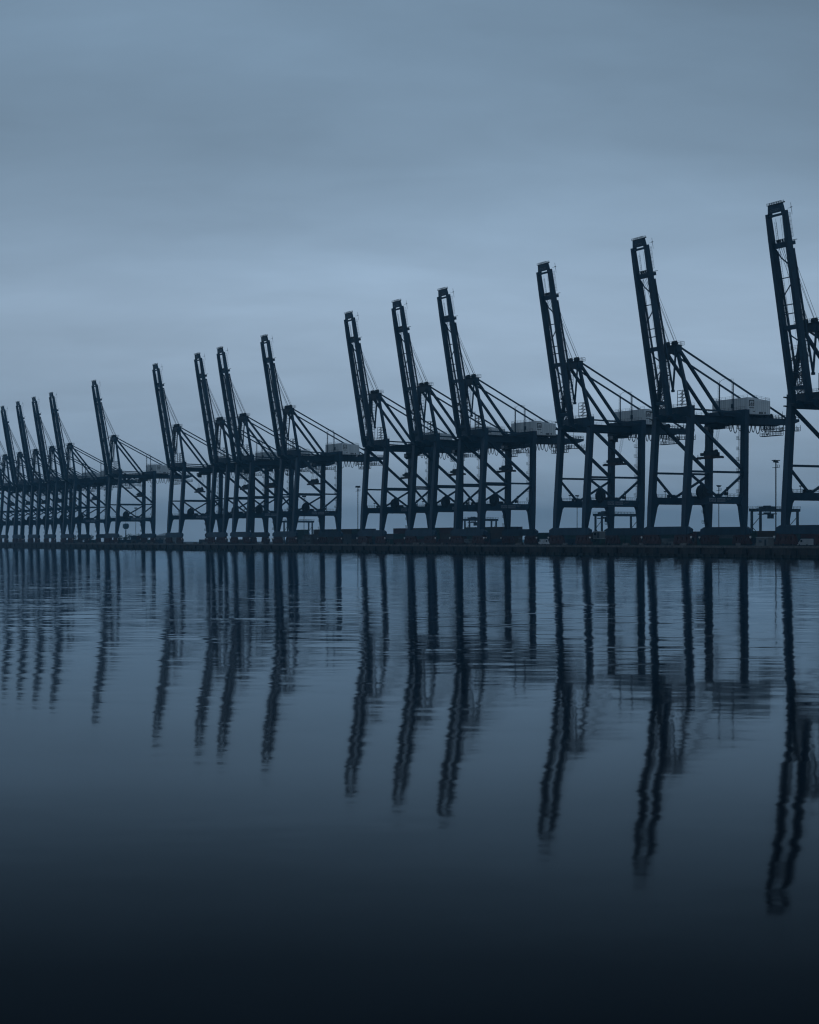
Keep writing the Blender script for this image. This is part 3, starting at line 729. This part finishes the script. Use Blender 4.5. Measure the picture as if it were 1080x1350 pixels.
crane = make_crane()
CR = [
    (-72.0, 0.996, 'dark blue quay crane cut off by the right edge of the photo'),
    (0.0, 0.998, 'dark blue quay crane second from the right, its whole white engine house in view'),
    (61.4, 0.999, 'dark blue quay crane third from the right, a leg crossing its engine house'),
    (139.2, 1.002, 'dark blue quay crane at the right end of the trio in the middle'),
    (180.6, 1.003, 'dark blue quay crane in the middle of the central trio'),
    (228.4, 1.007, 'dark blue quay crane at the left end of the trio in the middle'),
    (326.8, 1.003, 'blue quay crane at the right end of the four cranes left of centre'),
    (387.3, 1.001, 'blue quay crane second from the right among the four left of centre'),
    (421.3, 1.001, 'blue quay crane third from the right among the four left of centre'),
    (490.5, 1.004, 'blue quay crane at the left end of the four left of centre'),
    (608.3, 1.002, 'hazy blue quay crane standing singly with open sky on its right'),
    (705.7, 0.997, 'hazy quay crane next to the left of the single one, first of the far row'),
    (749.6, 0.997, 'hazy quay crane second in the far row at the left'),
    (792.5, 0.995, 'hazy quay crane third in the far row at the left'),
    (835.9, 0.991, 'hazy quay crane fourth in the far row, its boom nearly touching the left edge'),
    (879, 0.991, 'faint quay crane at the left edge, its raised boom outside the picture'),
    (923, 0.991, 'faint quay crane beyond the left edge, only the rear of its girder in view'),
]
for i, (ty, sz, lab) in enumerate(CR):
    c = crane if i == 0 else copy_tree(crane)
    c.location = (0, ty, QZ+.12); c.scale = (1, 1, sz)
    tag(c, lab, 'crane', 'ship-to-shore cranes lined up along the quay')
    if i:                                    # trolleys are not parked at exactly the same spot
        dx = random.uniform(-2.5, 2.0) if i > 1 else 0; dz = random.choice((0, 0, -1.5, 2.5)) if i > 1 else 0
        for ch in c.children:
            k = ch.name.split('.')[0]
            if k in ('trolley', 'operator_cab', 'spreader'): ch.location.x += dx


# ------------------------------------------------------------------ container yard
def container_mesh(key):
    b = MB(); Lc, W, Hc = 12.19, 2.44, 2.75
    b.box(.06, W-.06, .1, Lc-.1, .08, Hc-.05)
    for y in (0, Lc-.16):
        for x in (0, W-.16): b.box(x, x+.16, y, y+.16, 0, Hc)
    for x in (0, W-.12):
        b.box(x, x+.12, .16, Lc-.16, 0, .2); b.box(x, x+.12, .16, Lc-.16, Hc-.14, Hc)
    for k in range(20):
        y = .35+k*.59; b.box(.02, .065, y, y+.28, .2, Hc-.14)
    return b.mesh('shipping_container', CONT[key])


cme = {k: container_mesh(k) for k in CONT}


def put_container(key, x, y, z, where, grp):
    o = bpy.data.objects.new('shipping_container', cme[key]); col.objects.link(o)
    o.location = (x, y, z)
    tag(o, f'{key} shipping container {where}', 'container', grp)


keys = list(CONT)
WT = {'near': (3, 4, 4, 1, 2), 'mid': (3, 2, 3, 1, 5), 'far': (2, 3, 2, 3, 2)}
nc = 0
for (x0, ya, yb, rows, hts, sch, where) in (
        (66, -190, 190, 1, (2,), 'near', 'in the long dark stack behind the right-hand cranes'),
        (56, 192, 440, 1, (3, 3, 2, 3), 'mid', 'in the stack behind the cranes left of centre'),
        (52, 500, 880, 1, (0, 1, 1, 2, 0), 'far', 'in the low scattered row behind the far cranes')):
    y = ya
    while y < yb:
        h = random.choice(hts)
        if sch == 'far' and 585 < y < 640: h = 0
        for r in range(rows):
            for k in range(h):
                if nc < 290:
                    put_container(random.choices(keys, WT[sch])[0], x0+r*2.6+random.uniform(-.1, .1), y+random.uniform(-.1, .1), QZ+k*2.76, where, 'stacked shipping containers in the yard'); nc += 1
        y += 12.45

# ------------------------------------------------------------------ light masts
def mast(x, y, h, arms, label):
    root = empty('light_mast', (x, y, QZ)); tag(root, label, 'light mast', 'tall light masts in the yard')
    b = MB(); b.tube([(0, 0, 0), (0, 0, h*.5), (0, 0, h)], .21, 8); b.disc((0, 0), .55, 0, .6, 8, 'z'); b.build('pole', M['dark'], root)
    b = MB(); b.beam((-arms*.77, -arms*.64, h), (arms*.77, arms*.64, h), .35, .3); b.beam((-arms*.5, arms*.5, h), (arms*.5, -arms*.5, h), .3, .3); b.build('crossarm', M['dark'], root)
    for k in (-1, -.6, .6, 1):
        b = MB(); b.prism([(arms*.77*k-.5, h-.75), (arms*.77*k+.5, h-.75), (arms*.77*k+.3, h-.15), (arms*.77*k-.3, h-.15)], arms*.64*k-.4, arms*.64*k+.4); b.build('lamp_head', M['dark'], root)
    b = MB(); b.box(-.9, .9, -.9, .9, h-2.6, h-2.45); b.rail((-.9, -.9, h-2.45), (.9, -.9, h-2.45), .9, .6, .05); b.build('service_platform', M['dark'], root)


for a in ((41.7, -6.8, 30, 2.0, 'tall light mast in the gap left of the crane cut by the right edge'),
          (196.6, 227.5, 30, 1.9, 'thin light mast seen through the legs of the second crane from the right'),
          (238.7, 424.2, 30, 1.9, 'thin light mast seen through the legs of the third crane from the right'),
          (39.2, 323.7, 30, 1.9, 'light mast just left of the leftmost crane of the central trio'),
          (96.6, 519.3, 30, 1.9, 'far light mast behind the legs of the crane right of the left-hand four'),
          (128.9, 938.9, 30, 1.7, 'thin far light mast behind the legs of the single hazy crane'),
          (81.6, 963.6, 30, 1.7, 'faint light mast among the legs of the far left row')):
    mast(*a)
lt = empty('radio_mast', (314, 1519, QZ)); tag(lt, 'small distant mast with a round top beside the single hazy crane', 'mast')
b = MB(); b.beam((0, 0, 0), (0, 0, 19), 1.4, 1.4, .8, .8); b.build('shaft', M['dark'], lt)
b = MB(); b.prism([(-1.2, 16), (1.2, 16), (3, 18), (3, 21), (1.8, 22.5), (-1.8, 22.5), (-3, 21), (-3, 18)], -2.6, 2.6); b.beam((0, 0, 22.5), (0, 0, 27), .4); b.build('round_head', M['dark'], lt)


# ------------------------------------------------------------------ yard gantry cranes (span along X)
def yard_crane(x, y, span, label, tx):
    root = empty('yard_gantry_crane', (x, y, QZ)); tag(root, label, 'yard crane', 'rubber-tyred yard gantry cranes behind the quay')
    H = 18.0
    for px in (0, span):
        for py in (-3.4, 3.4):
            b = MB(); b.beam((px, py, 1.8), (px, py, H-1.5), 1.1, .9); b.build('leg', M['rtg'], root)
            b = MB()
            for k in (-1, 1): b.disc((py+k*1.0, .75), .75, px-.3, px+.3, 12, 'x')
            b.build('wheel', M['rubber'], root)
        b = MB(); b.box(px-.5, px+.5, -5.2, 5.2, 1.4, 2.3); b.build('sill_beam', M['rtg'], root)
        b = MB(); b.box(px-.45, px+.45, -3.4, 3.4, H-1.6, H-.6); b.beam((px, -3.4, 4), (px, 3.4, 9), .25); b.beam((px, 3.4, 9), (px, -3.4, 14), .25); b.build('end_frame', M['rtg'], root)
    for py in (-3.0, 3.0):
        b = MB(); b.box(-1.8, span+1.8, py-.5, py+.5, H-1.5, H); b.build('girder', M['rtg'], root)
    b = MB()
    for py in (-3.6, 3.6): b.rail((-1.8, py, H), (span+1.8, py, H), 1.1, 2.2, .05)
    b.build('handrail', M['dark'], root)
    b = MB(); b.box(tx-2.5, tx+2.5, -3.4, 3.4, H, H+.9); b.box(tx-.9, tx+.9, -2, 2, H+.9, H+1.5); b.build('trolley', M['dark'], root)
    b = MB(); b.box(tx+1.0, tx+3.2, -1.2, 1.2, H-5.0, H-2.6); b.beam((tx+2, 0, H-2.6), (tx+2, 0, H-.2), .4); b.build('operator_cab', M['dark'], root)
    b = MB(); b.box(tx-1.2, tx+1.2, -6, 6, H-3.0, H-2.5); b.box(tx-.8, tx+.8, -2, 2, H-2.5, H-1.9)
    for q in (-1.5, 1.5): b.beam((tx, q, H-1.9), (tx, q, H-.1), .12)
    b.build('spreader', M['dark'], root)
    return root


for x, y, span, label, tx in ((225.7, 380.8, 25.5, 'yard gantry crane framed by the legs of the third crane from the right', 4),
                              (203.1, 205.8, 23.5, 'yard gantry crane by the light mast near the right edge', 7),
                              (275.5, 627.6, 22.5, 'small yard gantry crane seen through the legs of the central trio', 5),
                              (204.6, 795.3, 21.5, 'small yard gantry crane seen through the legs of the left-hand four', 6)):
    yard_crane(x, y, span, label, tx)


# ------------------------------------------------------------------ things on the quay
def cabin(x, y, z, lx, ly, h, m, label, grp=None):
    root = empty('site_cabin', (x, y, z)); tag(root, label, 'cabin', grp)
    b = MB(); b.box(-lx/2, lx/2, -ly/2, ly/2, .12, h-.1)
    for k in range(int(ly/.5)):
        yy = -ly/2+.2+k*.5; b.box(-lx/2-.04, -lx/2+.01, yy, yy+.22, .25, h-.2)
    b.build('body', m, root)
    b = MB(); b.box(-lx/2-.1, lx/2+.1, -ly/2-.1, ly/2+.1, h-.1, h+.06); b.build('roof', M['roof'], root)
    b = MB(); b.box(-lx/2-.07, -lx/2+.02, -ly/2+.7, -ly/2+1.6, .2, 2.2); b.build('door', M['rtg'], root)
    b = MB(); b.box(-lx/2-.07, -lx/2+.02, .2, 1.6, 1.2, 2.1); b.build('window', M['glass'], root)
    return root


GREY = mat('cabin_grey', (.17, .185, .19), (.12, .135, .14), .6, .5)
GRN = CONT['green']
cabin(2.2, -49.7, QZ, 2.4, 5.8, 2.9, GREY, 'pale grey site cabin on the quay left of the crane cut by the right edge')
cabin(9, 55.4, QZ, 2.4, 4.6, 2.6, GRN, 'dark lower cabin of the stacked pair under the third crane from the right')
cabin(9, 55.4, QZ+2.68, 2.4, 4.6, 2.6, GREY, 'grey upper cabin of the stacked pair under the third crane from the right')


def van(x, y, rz, m, label):
    root = empty('van', (x, y, QZ), rz); tag(root, label, 'van', 'vans parked on the quay')
    b = MB(); b.prism([(-2.6, .45), (2.6, .45), (2.65, 1.1), (1.85, 1.35), (1.1, 2.25), (.7, 2.4), (-2.5, 2.4), (-2.62, 2.2)], -.98, .98); b.build('body', m, root)
    b = MB(); b.add([(1.86, -.85, 1.38), (1.86, .85, 1.38), (1.13, .85, 2.24), (1.13, -.85, 2.24)], [(0, 1, 2, 3)])
    b.box(.3, 1.15, -1.0, 1.0, 1.4, 2.05); b.build('window', M['glass'], root)
    for px in (-1.7, 1.6):
        for py in (-.9, .9):
            b = MB(); b.disc((px, .36), .36, py-.12, py+.12, 14); b.build('wheel', M['rubber'], root)
    for py in (-.7, .7):
        b = MB(); b.box(2.62, 2.7, py-.18, py+.18, .8, 1.0); b.build('headlight', M['pale'], root)


VW = mat('van_white', (.5, .52, .54), (.42, .44, .46), .4, 1)
px, py = 10.9, 98.0; van(px, py, R(80), VW, 'white van on the quay left of the third crane from the right, nearer the stacks')
px, py = 7.9, 88.2; van(px, py, R(100), VW, 'white van beside a leg of the third crane from the right')
px, py = 10.3, -59.6; van(px, py, R(95), VW, 'white van under the crane cut by the right edge')


def trailer(x, y, label):
    root = empty('flatbed_trailer', (x, y, QZ)); tag(root, label, 'trailer', 'flatbed trailers on the quay')
    b = MB(); b.box(-1.2, 1.2, -6.2, 6.2, 1.15, 1.5)
    for s in (-.6, .6): b.box(s-.1, s+.1, -6, 6, .8, 1.15)
    b.box(-1.2, 1.2, 6.0, 6.2, 1.5, 2.6); b.build('deck', GREY, root)
    for k in (-4.8, -3.6, -2.4):
        for s in (-.95, .95):
            b = MB(); b.disc((k, .5), .5, s-.25, s+.25, 12, 'x'); b.build('wheel', M['rubber'], root)
    for s in (-.7, .7):
        b = MB(); b.box(s-.1, s+.1, 3.8, 4.0, 0, 1.1); b.build('landing_leg', M['dark'], root)


px, py = 12.8, 12.8; trailer(px, py, 'pale flatbed trailer between the legs of the second crane from the right')
px, py = 15.0, 160.5; trailer(px, py, 'pale flatbed trailer under the rightmost crane of the central trio')


def cage_stack(x, y, k, label):
    root = empty('lashing_cage', (x, y, QZ)); tag(root, label, 'cage', 'lashing cages on the quay')
    for i in range(k):
        b = MB(); z = i*2.3
        b.box(-1.2, 1.2, -3, 3, z+.1, z+.3)
        for px_ in (-1.2, 1.2):
            for q in (-3, -1, 1, 3): b.beam((px_, q, z+.3), (px_, q, z+2.25), .14)
            for zz in (.9, 1.6, 2.2): b.beam((px_, -3, z+zz), (px_, 3, z+zz), .12)
        b.box(-1, 1, -2.6, 2.6, z+.3, z+1.2)
        b.build('cage_tier', GREY, root)


px, py = 34.9, 378.8; cage_stack(px, py, 2, 'stack of grey lashing cages on the quay below the small left yard crane')
px, py = 24.3, 373.0; cage_stack(px, py, 1, 'single grey lashing cage beside the stack below the left yard crane')
px, py = 18.4, 252.0; cage_stack(px, py, 1, 'single grey lashing cage near the leftmost crane of the central trio')
px, py = 5.0, 180.5; cage_stack(px, py, 1, 'grey lashing cage under the middle crane of the central trio')
b = MB()
sh = empty('warehouse', (112.8, 834.5, QZ), 0); tag(sh, 'low pale warehouse in the gap between the single crane and the four', 'warehouse')
b.box(0, 16, -9, 9, 0, 6.0); b.build('wall', GREY, sh)
b = MB(); b.prism([(-.5, 6), (16.5, 6), (8, 8.2)], -9.4, 9.4); b.build('roof', M['roof'], sh)
b = MB(); b.box(-.06, .05, -4, 0, 0, 4.4); b.build('door', M['rtg'], sh)


bb = MB(); bb.prism([(-.45, 0), (.45, 0), (.42, .3), (.2, .5), (.14, 1.0), (-.14, 1.0), (-.2, .5), (-.42, .3)], -1.6, 1.6)
bar_me = bb.mesh('concrete_barrier', M['cope'])
rnd = random.Random(5)
for k in range(70):
    o = bpy.data.objects.new('concrete_barrier', bar_me); col.objects.link(o)
    o.location = (rnd.choice((-1.9, 3.4, 18, 21.5)), rnd.uniform(-80, 760), QZ+.045); o.rotation_euler = (0, 0, rnd.uniform(-.25, .25))
    tag(o, 'low grey concrete barrier lying on the quay among the crane wheels', 'barrier', 'concrete barriers scattered along the quay')
pl = MB()
for k in range(5): pl.box(-.6, .6, -.5, .5, k*.2+.1, k*.2+.14); [pl.box(q-.06, q+.06, -.5, .5, k*.2, k*.2+.1) for q in (-.5, 0, .5)]
pal_me = pl.mesh('pallet_stack', M['wall'])
for k in range(26):
    o = bpy.data.objects.new('pallet_stack', pal_me); col.objects.link(o)
    o.location = (rnd.uniform(4, 19), rnd.uniform(-70, 600), QZ); o.rotation_euler = (0, 0, rnd.uniform(0, 1.5)); o.scale = (1.3, 1.3, rnd.choice((1, 1.5, 2.2)))
    tag(o, 'small stack of dark pallets standing between the crane rails', 'pallets', 'pallet stacks between the crane rails')

# ------------------------------------------------------------------ distant trees
def clumps(b, cx, cy, cz, rx, ry, rz, n, sz, mi=0):
    for _ in range(n):
        u = Vector((random.gauss(0, 1), random.gauss(0, 1), random.gauss(0, 1))).normalized()*random.random()**.4
        c = Vector((cx+u.x*rx, cy+u.y*ry, cz+u.z*rz)); s = sz*random.uniform(.6, 1.3)
        a = Vector((random.uniform(-1, 1), random.uniform(-1, 1), random.uniform(-1, 1))).normalized()
        e = a.orthogonal().normalized(); f = a.cross(e)
        b.add([c+e*s, c+f*s*.8, c-e*s*.9, c-f*s*.7], [(0, 1, 2, 3)], mi)


for px, py, h in ((179.2, 1133.8, 8), (170.6, 1092, 6), (181.5, 1111, 9), (192.4, 1130, 8), (187.1, 1101, 9), (189, 1087, 7), (152.9, 1140.7, 8), (149, 1153, 7), (137.9, 1147.5, 8)):
    root = empty('tree', (px, py, QZ)); tag(root, 'bare-looking distant tree behind the far cranes', 'tree', 'distant trees behind the far cranes')
    b = MB(); b.beam((0, 0, 0), (0, 0, h*.45), .5, .5, .3, .3)
    for k in range(5):
        a = random.uniform(0, 6.28); b.beam((0, 0, h*.35), (math.cos(a)*h*.25, math.sin(a)*h*.25, h*.75), .22, .22, .1, .1)
    b.build('trunk', M['bark'], root)
    b = MB(); clumps(b, 0, 0, h*.62, h*.38, h*.38, h*.36, 260, .45); b.build('crown', M['leaf'], root)
tl = MB()
for k in range(900):
    f = random.random(); X = 1800+random.uniform(-60, 60); Yy = -400+f*4800
    hh = 5+3*math.sin(f*40)+2*math.sin(f*131)+random.uniform(-1, 2)
    clumps(tl, X, Yy, QZ+hh*.5, 8, 8, hh*.55, 22, 2.0)
tag(tl.build('far_treeline', M['leaf']), 'far line of trees along the horizon behind the yard', 'treeline', kind='stuff')

# ------------------------------------------------------------------ haze
hz = bpy.data.materials.new('haze'); hz.use_nodes = True
ht = hz.node_tree; ht.nodes.clear()
ho = ht.nodes.new('ShaderNodeOutputMaterial'); hv = ht.nodes.new('ShaderNodeVolumePrincipled')
hv.inputs['Color'].default_value = (.32, .72, 1.0, 1); hv.inputs['Density'].default_value = .00015
hv.inputs['Anisotropy'].default_value = .2
ht.links.new(hv.outputs[0], ho.inputs['Volume'])
b = MB(); b.box(-2600, 4300, -1100, 5300, -2.0, 125)
tag(b.build('haze', hz), kind='stuff')
